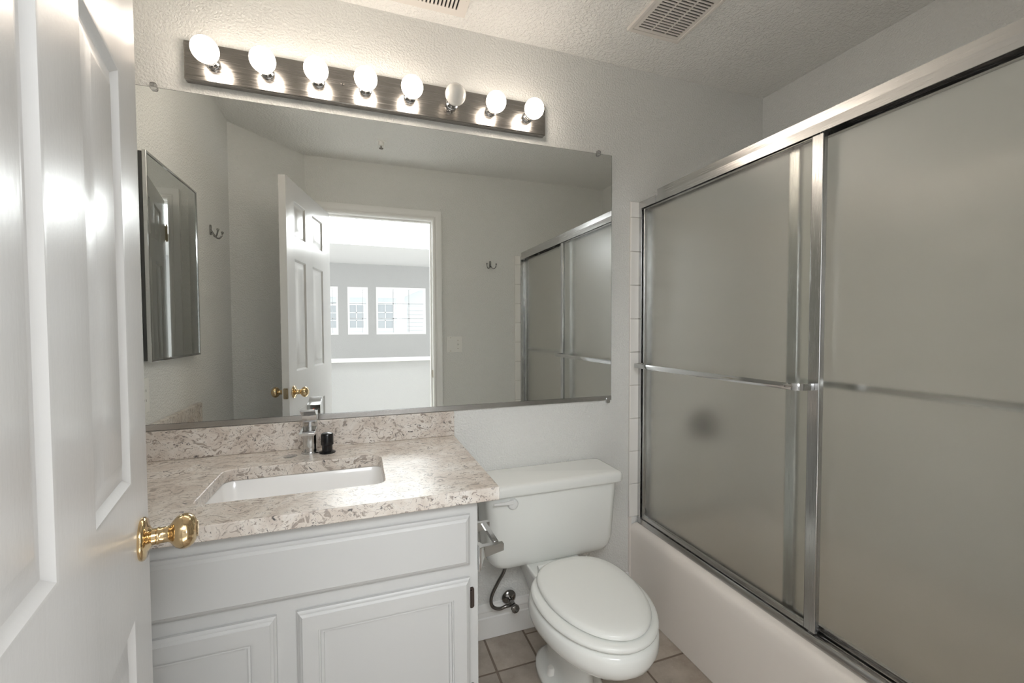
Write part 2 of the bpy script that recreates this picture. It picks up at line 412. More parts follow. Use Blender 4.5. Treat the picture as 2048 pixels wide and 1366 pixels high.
for x, top in ((-0.599, 1), (0.994, 1), (1.044, 0)):
    b_ = nb(); z = MZ1 if top else 0.951; s = 1 if top else -1
    polyext(b_, [rrect(x - 0.009, x + 0.009, min(z - s * 0.010, z + s * 0.013), max(z - s * 0.010, z + s * 0.013), 0.006)], -0.0135, -0.0105 if not top else -0.0070, XZ)
    box(b_, x - 0.007, x + 0.007, -0.0120, -0.0003, min(z + s * 0.002, z + s * 0.012), max(z + s * 0.002, z + s * 0.012))
    lathe(b_, [(0.0035, 0), (0.003, 0.0015), (0.0001, 0.002)], (x, -0.0133, z + s * 0.006), (0, -1, 0), 12)
    obj('mirror_clip', b_, M_clear if top else M_chrome, mir, label='clear plastic mirror clip' if top else 'small metal clip')

# ------------------------------------------------------------------ vanity light bar
bar = thing('vanity_light_bar', 'long chrome vanity light bar with eight round bulbs above the mirror', 'vanity light', (0.11, 0, 2.126))
bm = nb(); polyext(bm, [rect(-0.512, 0.731, 2.066, 2.187)], -0.030, -0.0005, XZ)
obj('back_plate', bm, M_bar, bar, bevel=0.003)
BX = [-0.4345 + 0.1553 * i for i in range(8)]; BZ = 2.128
def socket_bm(x):
    b_ = nb(); lathe(b_, [(0.0225, 0.0), (0.0225, 0.003), (0.0205, 0.004), (0.0205, 0.020), (0.0212, 0.021), (0.0212, 0.036), (0.0195, 0.037), (0.0185, 0.035), (0.0185, 0.02)], (x, -0.0302, BZ), (0, -1, 0), 32); return b_
def bulb_bm(x):
    b_ = nb(); R_ = 0.0378; pr = [(0.014, 0.022), (0.0145, 0.032), (0.0155, 0.036)]
    c = 0.071
    for k in range(0, 21):
        a = math.radians(28 + 152 * k / 20); pr.append((max(R_ * math.sin(a), 1e-4), c - R_ * math.cos(a)))
    lathe(b_, pr, (x, -0.0302, BZ), (0, -1, 0), 36); return b_
for i, x in enumerate(BX):
    s = obj('bulb_socket', socket_bm(x), M_chrome, bar)
    on = i != 5
    obj('light_bulb', bulb_bm(x), M_lit if on else M_unlit, s, label='lit cream globe bulb' if on else 'unlit white globe bulb', angle=60)
bm = nb(); lathe(bm, [(0.006, 0), (0.0055, 0.003), (0.0001, 0.0045)], (-0.045, -0.0302, 2.135), (0, -1, 0), 16)
obj('fixing_nut', bm, M_bar, bar)

# ------------------------------------------------------------------ vanity cabinet
CX0, CX1, CYF = XL + 0.002, 0.291, -0.575
van = thing('vanity_cabinet', 'white vanity cabinet with raised-edge doors under the sink', 'cabinet', (-0.197, -0.29, 0))
bm = nb()
polyext(bm, [rect(CX0, CX1, 0.09, 0.8165)], CYF, CYF + 0.02, XZ)
box(bm, CX1 - 0.016, CX1, CYF + 0.02, -0.003, 0.09, 0.8165); box(bm, CX0, CX0 + 0.016, CYF + 0.02, -0.003, 0.0, 0.8165)
box(bm, CX1 - 0.016, CX1, CYF + 0.07, -0.003, 0.0, 0.09); box(bm, CX0, CX1, CYF + 0.07, CYF + 0.085, 0.0, 0.09)
box(bm, CX0, CX1, CYF + 0.02, -0.003, 0.09, 0.105)
obj('body', bm, M_cab, van, bevel=0.0015)
def raised(x0, x1, z0, z1, prof_):
    b_ = nb(); rr = [[(x0 + i_, CYF - d, z0 + i_), (x1 - i_, CYF - d, z0 + i_), (x1 - i_, CYF - d, z1 - i_), (x0 + i_, CYF - d, z1 - i_)] for i_, d in prof_]
    loft(b_, rr); return b_
obj('drawer_front', raised(-0.606, 0.268, 0.649, 0.783, [(0, 0.0002), (0, 0.008), (0.004, 0.011), (0.007, 0.015), (0.011, 0.0165), (0.014, 0.019), (0.016, 0.019)]), M_cab, van, bevel=0, angle=25)
dpr = [(0, 0.0002), (0, 0.008), (0.003, 0.010), (0.006, 0.0145), (0.010, 0.0165), (0.012, 0.019), (0.046, 0.019), (0.0465, 0.0165), (0.050, 0.0165), (0.0508, 0.0115), (0.055, 0.0130), (0.0575, 0.0130), (0.0583, 0.0095), (0.060, 0.0095)]
for k, (x0, x1) in enumerate(((-0.606, -0.190), (-0.147, 0.267))):
    d = obj('cabinet_door', raised(x0, x1, 0.125, 0.614, dpr), M_cab, van, angle=25)
    for z in (0.555, 0.292):
        hx = x1 + 0.006 if k else x0 - 0.006
        b_ = nb(); polyext(b_, [rrect(hx - 0.0065, hx + 0.0065, z - 0.028, z + 0.028, 0.006)], CYF - 0.0035, CYF - 0.0002, XZ)
        tube(b_, [(hx - 0.0035 * (1 if k else -1), CYF - 0.006, z - 0.022), (hx - 0.0035 * (1 if k else -1), CYF - 0.006, z + 0.022)], 0.0035, 10, 1, (0, 1, 0))
        obj('hinge', b_, M_bronze, d, label='dark bronze leaf hinge')

# countertop with backsplash
top = thing('countertop', 'speckled beige and grey quartz vanity top with backsplash', 'countertop', (-0.17, -0.3, 0.818))
KX1, KYF, KZ = 0.345, -0.602, 0.854
SX0, SX1, SY0, SY1 = -0.385, 0.060, -0.468, -0.192
bm = nb(); polyext(bm, [rect(XL + 0.001, KX1, KYF, -0.001), rrect(SX0, SX1, SY0, SY1, 0.028, 8)], 0.8185, KZ, XY)
obj('slab', bm, M_quartz, top, bevel=0.0025)
obj('backsplash', mbox(XL + 0.0215, KX1, -0.021, -0.001, KZ + 0.0002, 0.949), M_quartz, top, bevel=0.0015)
obj('side_splash', mbox(XL + 0.001, XL + 0.021, -0.594, -0.001, KZ + 0.0002, 0.949), M_quartz, top, bevel=0.0015)

# undermount sink
sk = thing('sink', 'white rectangular undermount sink set in the vanity top', 'sink', (-0.16, -0.33, 0.68))
bm = nb(); rings = []
def rr3(ins, z, r): return [(u, v, z) for u, v in rrect(SX0 + ins, SX1 - ins, SY0 + ins, SY1 - ins, r, 8)]
for ins, z, r in ((-0.03, 0.8175, 0.05), (-0.006, 0.8175, 0.034), (-0.004, 0.815, 0.034), (0.002, 0.78, 0.036), (0.010, 0.735, 0.042), (0.020, 0.705, 0.05), (0.040, 0.690, 0.06), (0.075, 0.686, 0.05), (0.125, 0.684, 0.01)): rings.append(rr3(ins, z, r))
loft(bm, rings, cap0=False)
rings = [rr3(a, z, r) for a, z, r in ((-0.03, 0.8175, 0.05), (-0.03, 0.805, 0.05), (-0.012, 0.80, 0.04), (0.0, 0.72, 0.05), (0.03, 0.675, 0.06), (0.12, 0.668, 0.01))]
loft(bm, rings, cap0=False)
obj('basin', bm, M_sink, sk, angle=50)
bm = nb(); lathe(bm, [(0.022, 0.6845), (0.0225, 0.6865), (0.017, 0.6872), (0.016, 0.690), (0.009, 0.6918), (0.0001, 0.692)], (-0.16, -0.33, 0), (0, 0, 1), 32)
obj('drain', bm, M_chrome, sk, label='chrome drain')

# faucet
fx, fy = -0.163, -0.083
fa = thing('faucet', 'chrome single-handle sink faucet in front of the backsplash', 'faucet', (fx, fy, KZ))
bm = nb()
lathe(bm, [(0.0285, 0.0003), (0.0285, 0.004), (0.027, 0.006), (0.0225, 0.0065), (0.0225, 0.105)], (fx, fy, KZ), (0, 0, 1), 40)
obj('body', bm, M_chrome, fa)
bm = nb(); yy = fy + 0.004
def sp(y, w_, z0, z1): return [(fx - w_, y, z0), (fx + w_, y, z0), (fx + w_, y, z1), (fx - w_, y, z1)]
loft(bm, [sp(fy + 0.01, 0.021, 0.915, 0.948), sp(fy - 0.03, 0.0225, 0.925, 0.946), sp(fy - 0.075, 0.0235, 0.932, 0.944), sp(fy - 0.100, 0.0235, 0.935, 0.9425)])
obj('spout', bm, M_chrome, fa, bevel=0.001)
bm = nb()
loft(bm, [sp(fy + 0.0235, 0.0225, 0.963, 0.996), sp(fy - 0.022, 0.0225, 0.963, 1.002), sp(fy - 0.0235, 0.0225, 0.985, 1.0025), sp(fy - 0.070, 0.0225, 1.006, 1.0125)])
lathe(bm, [(0.0205, 0.9585), (0.0205, 0.9635)], (fx, fy, 0), (0, 0, 1), 32)
obj('handle', bm, M_chrome, fa, bevel=0.001)
bm = nb(); lathe(bm, [(0.003, 0), (0.0028, 0.0008), (0.0001, 0.001)], (fx, fy + 0.0236, 0.981), (0, 1, 0), 12)
obj('temperature_dot', bm, mat('red_dot', (0.5, 0.12, 0.08), 0.4), fa, label='small red dot')

bm = nb(); lathe(bm, [(0.026, 0.0003), (0.026, 0.003), (0.019, 0.0065), (0.0165, 0.008), (0.0165, 0.026), (0.0172, 0.027), (0.0200, 0.028), (0.0198, 0.062), (0.017, 0.0665), (0.008, 0.069), (0.0001, 0.0695)], (-0.109, -0.100, KZ), (0, 0, 1), 36)
c = obj('air_gap_cap', bm, M_black, None, 'glossy black cylindrical cap on the vanity top right of the faucet', 'cap', origin=(-0.109, -0.1, KZ))
bm = nb(); lathe(bm, [(0.021, 0.0003), (0.021, 0.0015), (0.017, 0.003), (0.0001, 0.0036)], (-0.222, -0.106, KZ), (0, 0, 1), 36)
obj('hole_cover', bm, M_chrome, None, 'flat round metal hole cover left of the faucet', 'hole cover', origin=(-0.222, -0.106, KZ))

# toilet paper holder on the cabinet side
tp = thing('toilet_paper_holder', 'chrome toilet paper holder on the side of the vanity', 'toilet paper holder', (CX1, -0.5, 0.69))
for y in (-0.425, -0.565):
    b_ = nb(); zc = 0.668
    def rg(x, hy, z0, z1): return [(x, y - hy, z0), (x, y + hy, z0), (x, y + hy, z1), (x, y - hy, z1)]
    loft(b_, [rg(CX1 + 0.0005, 0.022, zc - 0.045, zc + 0.022), rg(CX1 + 0.006, 0.020, zc - 0.040, zc + 0.021), rg(CX1 + 0.018, 0.009, zc - 0.014, zc + 0.017), rg(CX1 + 0.062, 0.008, zc - 0.006, zc + 0.016), rg(CX1 + 0.075, 0.008, zc - 0.004, zc + 0.016)])
    obj('post', b_, M_chrome, tp, bevel=0.0015)
obj('bar', mbox(CX1 + 0.050, CX1 + 0.064, -0.557, -0.433, 0.676, 0.686), M_chrome, tp, bevel=0.001)

# ------------------------------------------------------------------ toilet
TC = 0.695
toi = thing('toilet', 'white two-piece toilet with closed lid between vanity and tub', 'toilet', (TC, -0.35, 0))
def tankring(hw, yb, yf, z, r, cx=TC + 0.006): return [(u, v, z) for u, v in rrect(cx - hw, cx + hw, yf, yb, r, 6)]
bm = nb()
loft(bm, [tankring(0.19, -0.045, -0.150, 0.370, 0.04), tankring(0.225, -0.035, -0.172, 0.372, 0.045), tankring(0.246, -0.028, -0.187, 0.382, 0.05), tankring(0.259, -0.025, -0.194, 0.402, 0.05), tankring(0.264, -0.024, -0.197, 0.43, 0.045), tankring(0.270, -0.022, -0.200, 0.56, 0.038), tankring(0.276, -0.02, -0.202, 0.655, 0.034)])
obj('tank', bm, M_porc, toi, angle=50)
bm = nb()
loft(bm, [tankring(0.284, -0.016, -0.208, 0.6555, 0.025), tankring(0.290, -0.012, -0.215, 0.658, 0.025), tankring(0.2925, -0.010, -0.218, 0.663, 0.025), tankring(0.2925, -0.010, -0.218, 0.684, 0.025), tankring(0.2905, -0.011, -0.216, 0.691, 0.025), tankring(0.285, -0.015, -0.210, 0.6965, 0.023), tankring(0.272, -0.025, -0.197, 0.699, 0.02)])
obj('tank_lid', bm, M_porc, toi, angle=50)
bm = nb(); lx, lz = 0.523, 0.628
lathe(bm, [(0.020, 0), (0.020, 0.006), (0.017, 0.012), (0.009, 0.0145), (0.0001, 0.015)], (lx, -0.200, lz), (0, -1, 0), 24)
loft(bm, [[(lx + a, y, lz + b) for a, b, y in ((0.0, 0.018, -0.206), (0.0, 0.001, -0.206), (0.0, 0.001, -0.215), (0.0, 0.018, -0.215))], [(lx + a, y, lz + b) for a, b, y in ((-0.03, 0.015, -0.209), (-0.03, 0.004, -0.209), (-0.03, 0.004, -0.219), (-0.03, 0.015, -0.219))], [(lx + a, y, lz + b) for a, b, y in ((-0.078, 0.015, -0.212), (-0.078, 0.007, -0.212), (-0.078, 0.007, -0.219), (-0.078, 0.015, -0.219))]])
obj('flush_lever', bm, mat('lever_white_plastic', (0.80, 0.80, 0.79), 0.2), toi, bevel=0.002)
def egg(hw, yb, yf, z, n=48, ex=2.0, frac=0.42, cx=TC):
    ym = yb + (yf - yb) * frac; out = []
    for i in range(n):
        t = 2 * PI * i / n; c_, s_ = math.cos(t), math.sin(t)
        back = s_ > 0; e_ = ex if back else 2.0
        x = math.copysign(abs(c_) ** (2 / e_), c_) * hw; y = math.copysign(abs(s_) ** (2 / e_), s_)
        out.append((cx + x, ym + y * ((yb - ym) if back else (ym - yf)), z))
    return out
bm = nb()
BC = 0.700
loft(bm, [egg(0.100, -0.150, -0.50, 0.001, ex=2.4, cx=BC), egg(0.104, -0.146, -0.505, 0.006, ex=2.4, cx=BC), egg(0.102, -0.148, -0.50, 0.022, ex=2.4, cx=BC), egg(0.092, -0.160, -0.49, 0.030, ex=2.4, cx=BC), egg(0.066, -0.175, -0.47, 0.038, ex=2.4, cx=BC), egg(0.057, -0.18, -0.45, 0.07, ex=2.4, cx=BC),
          egg(0.060, -0.18, -0.46, 0.13, ex=2.3), egg(0.075, -0.17, -0.50, 0.19, ex=2.3), egg(0.105, -0.18, -0.57, 0.235, ex=2.2), egg(0.138, -0.20, -0.635, 0.268), egg(0.166, -0.215, -0.685, 0.297), egg(0.182, -0.225, -0.712, 0.322), egg(0.189, -0.232, -0.724, 0.347), egg(0.188, -0.24, -0.723, 0.372), egg(0.184, -0.243, -0.720, 0.383), egg(0.174, -0.253, -0.709, 0.388), egg(0.10, -0.33, -0.6, 0.388)])
def deck(hw, yf, z, r=0.03): return [(u, v, z) for u, v in rrect(TC - hw, TC + hw, yf, -0.035, r, 4)]
loft(bm, [deck(0.04, -0.20, 0.17), deck(0.06, -0.25, 0.22), deck(0.09, -0.30, 0.30), deck(0.106, -0.34, 0.355), deck(0.110, -0.34, 0.372, 0.02), deck(0.106, -0.335, 0.3775, 0.02)])
obj('bowl', bm, M_porc, toi, angle=60)
bm = nb()
loft(bm, [egg(0.171, -0.288, -0.705, 0.3915, ex=2.4), egg(0.183, -0.277, -0.717, 0.396, ex=2.4), egg(0.185, -0.275, -0.719, 0.403, ex=2.4), egg(0.182, -0.278, -0.716, 0.408, ex=2.4), egg(0.174, -0.286, -0.709, 0.4125, ex=2.4), egg(0.16, -0.30, -0.695, 0.413, ex=2.4)])
obj('seat', bm, M_seat, toi, angle=60)
bm = nb()
loft(bm, [egg(0.149, -0.283, -0.688, 0.4165, ex=2.5, cx=TC+.003), egg(0.159, -0.274, -0.699, 0.419, ex=2.5, cx=TC+.003), egg(0.160, -0.273, -0.700, 0.424, ex=2.5, cx=TC+.003), egg(0.157, -0.276, -0.696, 0.430, ex=2.5, cx=TC+.003), egg(0.147, -0.285, -0.685, 0.4345, ex=2.5, cx=TC+.003), egg(0.12, -0.31, -0.65, 0.4365, ex=2.4, cx=TC+.003), egg(0.05, -0.40, -0.54, 0.4375, cx=TC+.003)])
obj('lid', bm, M_seat, toi, angle=60)
for sx in (-1, 1):
    b_ = nb(); hx = TC + sx * 0.078
    polyext(b_, [rrect(hx - 0.020, hx + 0.020, -0.282, -0.254, 0.009)], 0.378, 0.400, XY)
    tube(b_, [(hx - 0.022, -0.268, 0.408), (hx + 0.022, -0.268, 0.408)], 0.0085, 14, 1)
    obj('seat_hinge', b_, M_seat, toi, bevel=0.002)
for sx in (-1, 1):
    b_ = nb(); lathe(b_, [(0.021, -0.003), (0.021, 0.003), (0.0185, 0.006), (0.0145, 0.026), (0.012, 0.031), (0.0001, 0.033)], (BC + sx * 0.066, -0.300, 0.026), (0, 0, 1), 24)
    obj('bolt_cap', b_, M_plate, toi)

# water supply valve
vl = thing('water_supply_valve', 'dark chrome shut-off valve with curved hose under the toilet tank', 'valve', (0.567, 0, 0.168))
bm = nb(); lathe(bm, [(0.030, 0.0153), (0.0305, 0.017), (0.027, 0.022), (0.018, 0.027), (0.011, 0.030), (0.0105, 0.034)], (0.570, 0, 0.157), (0, -1, 0), 32)
obj('escutcheon', bm, M_darkchrome, vl)
bm = nb(); lathe(bm, [(0.007, 0.03), (0.007, 0.055), (0.0105, 0.056), (0.0105, 0.076), (0.006, 0.078), (0.006, 0.088)], (0.570, 0, 0.157), (0, -1, 0), 20)
tube(bm, [(0.574, -0.066, 0.157), (0.54, -0.066, 0.157)], 0.0085, 12, 1)
obj('valve_body', bm, M_darkchrome, vl)
bm = nb(); lathe(bm, [(0.009, 0.086), (0.016, 0.089), (0.0175, 0.094), (0.0165, 0.100), (0.010, 0.103), (0.0001, 0.1035)], (0.570, 0, 0.157), (0, -1, 0), 10)
obj('valve_knob', bm, M_darkchrome, vl)
bm = nb(); tube(bm, [(0.545, -0.066, 0.157), (0.512, -0.067, 0.152), (0.481, -0.07, 0.172), (0.477, -0.076, 0.215), (0.500, -0.085, 0.270), (0.524, -0.095, 0.32), (0.532, -0.10, 0.3695)], 0.0068, 14, 8, (0, 1, 0))
obj('hose', bm, M_darkchrome, vl, label='flexible grey hose')

# ------------------------------------------------------------------ bathtub
tub = thing('bathtub', 'off-white bathtub behind the sliding shower doors', 'bathtub', (1.55, -0.77, 0))
bm = nb()
y0, y1 = LY + 0.003, -0.003
outer = [(1.176, 0.0015), (1.176, 0.06), (1.173, 0.30), (1.172, 0.335), (1.176, 0.352), (1.186, 0.364), (1.200, 0.3695), (1.30, 0.3695)]
nY = 24
def app(y):
    # slight flare at both ends where the apron meets the walls
    d = min(y1 - y, y - y0); k = max(0.0, 1 - d / 0.05); return -0.006 * k * k
rings = []
for k in range(nY + 1):
    y = y1 + (y0 - y1) * (0.5 - 0.5 * math.cos(PI * k / nY))
    rings.append([(x + (app(y) if i < 6 else 0), y, z) for i, (x, z) in enumerate(outer)])
loft(bm, rings, cap0=False, cap1=False, closed=False)
# rim with basin hole
def tr(x0, x1, ya, yb_, z, r): return [(u, v, z) for u, v in rrect(x0, x1, ya, yb_, r, 8)]
bm2 = nb()
edges = []
polyext(bm2, [rect(1.29, XR - 0.003, y0, y1), rrect(1.30, XR - 0.06, y0 + 0.09, y1 - 0.09, 0.12, 8)], 0.350, 0.3695, XY)
loft(bm2, [tr(1.30, XR - 0.06, y0 + 0.09, y1 - 0.09, 0.3695, 0.12), tr(1.315, XR - 0.075, y0 + 0.105, y1 - 0.105, 0.34, 0.12), tr(1.35, XR - 0.11, y0 + 0.2, y1 - 0.15, 0.12, 0.12), tr(1.40, XR - 0.16, y0 + 0.26, y1 - 0.2, 0.08, 0.1)], cap0=False)
obj('apron', bm, M_tub, tub, angle=50)
obj('basin', bm2, M_tub, tub, angle=50)

# tile surround
def tiles(f, u0, u1, v0, v1, tw, th, nrm, name, side, label):
    """raised tiles on the plane; f(u,v,w) with w growing out of the wall"""
    b_ = nb(); polyext(b_, [rect(u0, u1, v0, v1)], 0.0003, 0.0055, f, 1)
    us_ = [u0]; u = u0 + side
    while u < u1 - 0.01: us_.append(u); u += tw
    us_.append(u1)
    vs_ = []; v = v0
    while v < v1 - 0.02: vs_.append(v); v += th
    vs_.append(v1)
    gg = 0.0012
    for ua, ub in zip(us_, us_[1:]):
        for va, vb in zip(vs_, vs_[1:]):
            if ub - ua < 0.01: continue
            r_ = []
            for ins, w_ in ((0, 0.005), (0, 0.0075), (0.002, 0.0095), (0.004, 0.0098)):
                r_.append([f(x, y, w_) for x, y in ((ua + gg + ins, va + gg + ins), (ub - gg - ins, va + gg + ins), (ub - gg - ins, vb - gg - ins), (ua + gg + ins, vb - gg - ins))])
            loft(b_, r_, cap0=False)
    return struct(name, b_, [M_walltile, M_walltile_grout], label, 'wall tile', angle=50)
# bullnose column first (0.05 wide), then square tiles
tiles(lambda u, v, w_: (u, -w_, v), 1.160, XR - 0.001, 0.4, 1.845, 0.152, 0.1525, -1, 'wall_tile_back', 0.050, 'white square wall tiles at the back end of the tub')
tiles(lambda u, v, w_: (u, LY + w_, v), 1.160, XR - 0.001, 0.4, 1.845, 0.152, 0.1525, 1, 'wall_tile_front', 0.050, 'white square wall tiles at the doorway end of the tub')
tiles(lambda u, v, w_: (XR - w_, u, v), LY + 0.010, -0.010, 0.371, 1.845, 0.152, 0.1525, -1, 'wall_tile_right', 0.1, 'white square wall tiles along the far side of the tub')
# tub flange filling below the bullnose
for nm, ya, yb_ in (('trim_2', -0.0095, -0.0003), ('trim_3', LY + 0.0003, LY + 0.0095)):
    struct(nm, mbox(1.161, 1.1725, ya, yb_, 0.001, 0.3995), M_tub, 'narrow off-white sealing strip beside the tub, %s' % ('at the toilet side wall' if nm == 'trim_2' else 'on the doorway wall'), 'trim')

# shower valve behind the glass
sv = thing('shower_valve', 'chrome tub and shower valve seen blurred through the glass', 'shower valve', (1.585, -0.01, 0.76))
bm = nb(); lathe(bm, [(0.075, 0.0), (0.075, 0.004), (0.06, 0.012), (0.03, 0.016), (0.028, 0.05), (0.02, 0.055), (0.0001, 0.056)], (1.585, -0.0102, 0.80), (0, -1, 0), 32)
obj('escutcheon', bm, M_darkchrome, sv)
bm = nb(); tube(bm, [(1.585, -0.06, 0.80), (1.60, -0.075, 0.77), (1.61, -0.08, 0.745)], 0.009, 12, 4); obj('lever', bm, M_darkchrome, sv)

# ------------------------------------------------------------------ sliding shower door assembly
G0, G1 = LY + 0.0105, -0.0105      # between the two tile faces
fr = thing('shower_door_frame', 'aluminium frame of the tub shower doors with header, track and wall jambs', 'shower door frame', (1.235, -0.77, 0.37))
HY = -0.126
bm = nb()
sec = [(1.205, 1.812), (1.205, 1.839), (1.213, 1.841), (1.211, 1.868), (1.268, 1.868), (1.268, 1.812), (1.265, 1.812), (1.265, 1.862), (1.216, 1.862), (1.216, 1.836), (1.208, 1.836), (1.208, 1.812)]
loft(bm, [[(x, y, z) for x, z in sec] for y in (HY, G0)])
obj('header', bm, M_alu_y, fr)
bm = nb(); sec2 = [(1.2042, 1.808), (1.2042, 1.843), (1.2690, 1.843), (1.2690, 1.808), (1.2660, 1.808), (1.2660, 1.8395), (1.2085, 1.8395), (1.2085, 1.808)]
sec2 = [(1.2035, 1.8115), (1.2035, 1.8425), (1.267, 1.8425), (1.267, 1.8115), (1.2645, 1.8115), (1.2645, 1.8395), (1.2065, 1.8395), (1.2065, 1.8115)]
loft(bm, [[(x, y, z) for x, z in sec2] for y in (G1, HY)])
obj('header_extension', bm, M_alu_y, fr, label='lower plain end piece of the header')
bm = nb(); sec = [(1.204, 0.3705), (1.204, 0.386), (1.207, 0.394), (1.210, 0.394), (1.212, 0.382), (1.230, 0.380), (1.2315, 0.3915), (1.2335, 0.3915), (1.235, 0.380), (1.258, 0.380), (1.2595, 0.400), (1.2625, 0.400), (1.2635, 0.3705)]
loft(bm, [[(x, y, z) for x, z in sec] for y in (G1, G0)])
obj('bottom_track', bm, M_alu_y, fr)
for y, s in ((G1, -1), (G0, 1)):
    b_ = nb(); polyext(b_, [[(1.204, y), (1.266, y), (1.266, y + s * 0.022), (1.2635, y + s * 0.022), (1.2635, y + s * 0.003), (1.2065, y + s * 0.003), (1.2065, y + s * 0.018), (1.204, y + s * 0.018)]], 0.394, 1.8115, XY)
    obj('wall_jamb', b_, M_alu_z, fr)

def panel(name, label, xc, ya, yb_, bar_side):
    """sliding panel between ya (smaller) and yb_ (larger)"""
    P = thing(name, label, 'shower door', (xc, (ya + yb_) / 2, 0.383), group='sliding frosted glass panels of the tub')
    z0, z1 = 0.397, 1.822
    obj('glass', mbox(xc - 0.0025, xc + 0.0025, ya + 0.012, yb_ - 0.012, z0 + 0.008, z1 - 0.008), M_frost, P)
    for yy, hw in ((yb_ - 0.010, 0.010), (ya + 0.017, 0.017)) if bar_side < 0 else ((yb_ - 0.017, 0.017), (ya + 0.010, 0.010)):
        b_ = nb(); polyext(b_, [[(xc - 0.009, yy - hw), (xc + 0.009, yy - hw), (xc + 0.009, yy + hw), (xc - 0.009, yy + hw)]], z0, z1, XY)
        obj('stile', b_, M_alu_z, P, bevel=0.0025)
    for za, zb in ((z0 - 0.008, z0 + 0.016), (z1 - 0.014, z1 + 0.014)):
        obj('rail', mbox(xc - 0.007, xc + 0.007, ya + 0.02, yb_ - 0.02, za, zb), M_alu_y, P)
    # towel bar: flat bar with curved returns
    zb = 1.105; d = 0.052
    xs = xc + bar_side * 0.0095; xo = xc + bar_side * (0.0095 + d)
    ys0, ys1 = yb_ - 0.012, ya + 0.017
    pts = [(xs, ys0, zb), (xo - bar_side * 0.018, ys0, zb), (xo - bar_side * 0.004, ys0 - 0.010, zb), (xo, ys0 - 0.03, zb), (xo, ys0 - 0.10, zb), (xo, (ys0 + ys1) / 2, zb), (xo, ys1 + 0.10, zb), (xo, ys1 + 0.045, zb), (xo - bar_side * 0.006, ys1 + 0.018, zb), (xo - bar_side * 0.02, ys1 + 0.004, zb), (xs, ys1, zb)]
    b_ = nb(); sweep(b_, smooth_path(pts, 5), [(-0.003, -0.0095), (0.003, -0.0095), (0.004, 0), (0.003, 0.0095), (-0.003, 0.0095)])
    obj('towel_bar', b_, M_chrome, P, angle=40)
    return P
pf = panel('shower_door_panel', 'front sliding frosted glass panel with towel bar, nearer the toilet', 1.2205, -0.832, G1 - 0.010, -1)
bm = nb(); random.seed(4)
for k, zz in enumerate((0.4475, 0.4415, 0.436, 0.4305)):
    yy = -0.0475
    while yy > (-0.0545 if k == 0 else -0.0625):
        w_ = random.uniform(0.0012, 0.0024); box(bm, 1.2176, 1.21795, yy - w_, yy, zz, zz + random.uniform(0.0022, 0.0036)); yy -= w_ + 0.0007
obj('etched_stamp', bm, mat('grey_etching', (0.10, 0.10, 0.095), 0.7), pf, label='tiny grey etched safety stamp')
p2 = panel('shower_door_panel', 'rear sliding frosted glass panel, the one beside the doorway wall', 1.247, G0 + 0.005, -0.712, 1)

# ------------------------------------------------------------------ medicine cabinet on the left wall
mc = thing('medicine_cabinet', 'narrow mirrored medicine cabinet on the side wall, seen in the mirror', 'medicine cabinet', (XL, -0.345, 1.52))
ya, yb_, za, zb = -0.582, -0.106, 1.163, 1.872
obj('body', mbox(XL + 0.0005, XL + 0.012, ya + 0.004, yb_ - 0.004, za + 0.004, zb - 0.004), mat('cabinet_dark_side', (0.09, 0.09, 0.09), 0.4), mc)
bm = nb(); polyext(bm, [rect(ya, yb_, za, zb), rect(ya + 0.008, yb_ - 0.008, za + 0.008, zb - 0.008)], XL + 0.012, XL + 0.024, YZ)
obj('frame', bm, M_chrome, mc, bevel=0.001, label='thin chrome frame')
obj('mirror_door', mbox(XL + 0.0122, XL + 0.021, ya + 0.0078, yb_ - 0.0078, za + 0.0078, zb - 0.0078), M_medmirror, mc)

# robe hooks
def hook_parts(o, f):
    b_ = nb(); polyext(b_, [rrect(-0.0085, 0.0085, -0.022, 0.028, 0.008)], 0.0003, 0.006, f); obj('base_plate', b_, M_hook, o, bevel=0.0015)
    for s in (-1, 1):
        b_ = nb(); pts = [(0.0, 0.004, 0.004), (s * 0.004, -0.012, 0.012), (s * 0.014, -0.030, 0.022), (s * 0.026, -0.032, 0.032), (s * 0.035, -0.018, 0.040), (s * 0.037, -0.004, 0.043)]
        tube(b_, [f(*p) for p in pts], 0.0036, 12, 6, (0.3, 0.2, 1))
        c_ = Vector(f(s * 0.037, 0.0, 0.043)); n_ = 10
        lathe(b_, [(0.0065 * math.sin(PI * k / n_) + 1e-5, -0.0065 * math.cos(PI * k / n_)) for k in range(n_ + 1)], c_, (0, 0, 1), 14)
        obj('arm', b_, M_hook, o)
h1 = thing('robe_hook', 'chrome double robe hook on the side wall beyond the medicine cabinet', 'hook', (XL, -0.845, 1.752), group='robe hooks')
hook_parts(h1, lambda u, v, w_: (XL + w_, -0.835 + u, 1.758 + v))
h2 = thing('robe_hook', 'chrome double robe hook on the wall between doorway and tub', 'hook', (0.962, LY, 1.765), group='robe hooks')
hook_parts(h2, lambda u, v, w_: (0.958 - u, LY + w_, 1.765 + v))

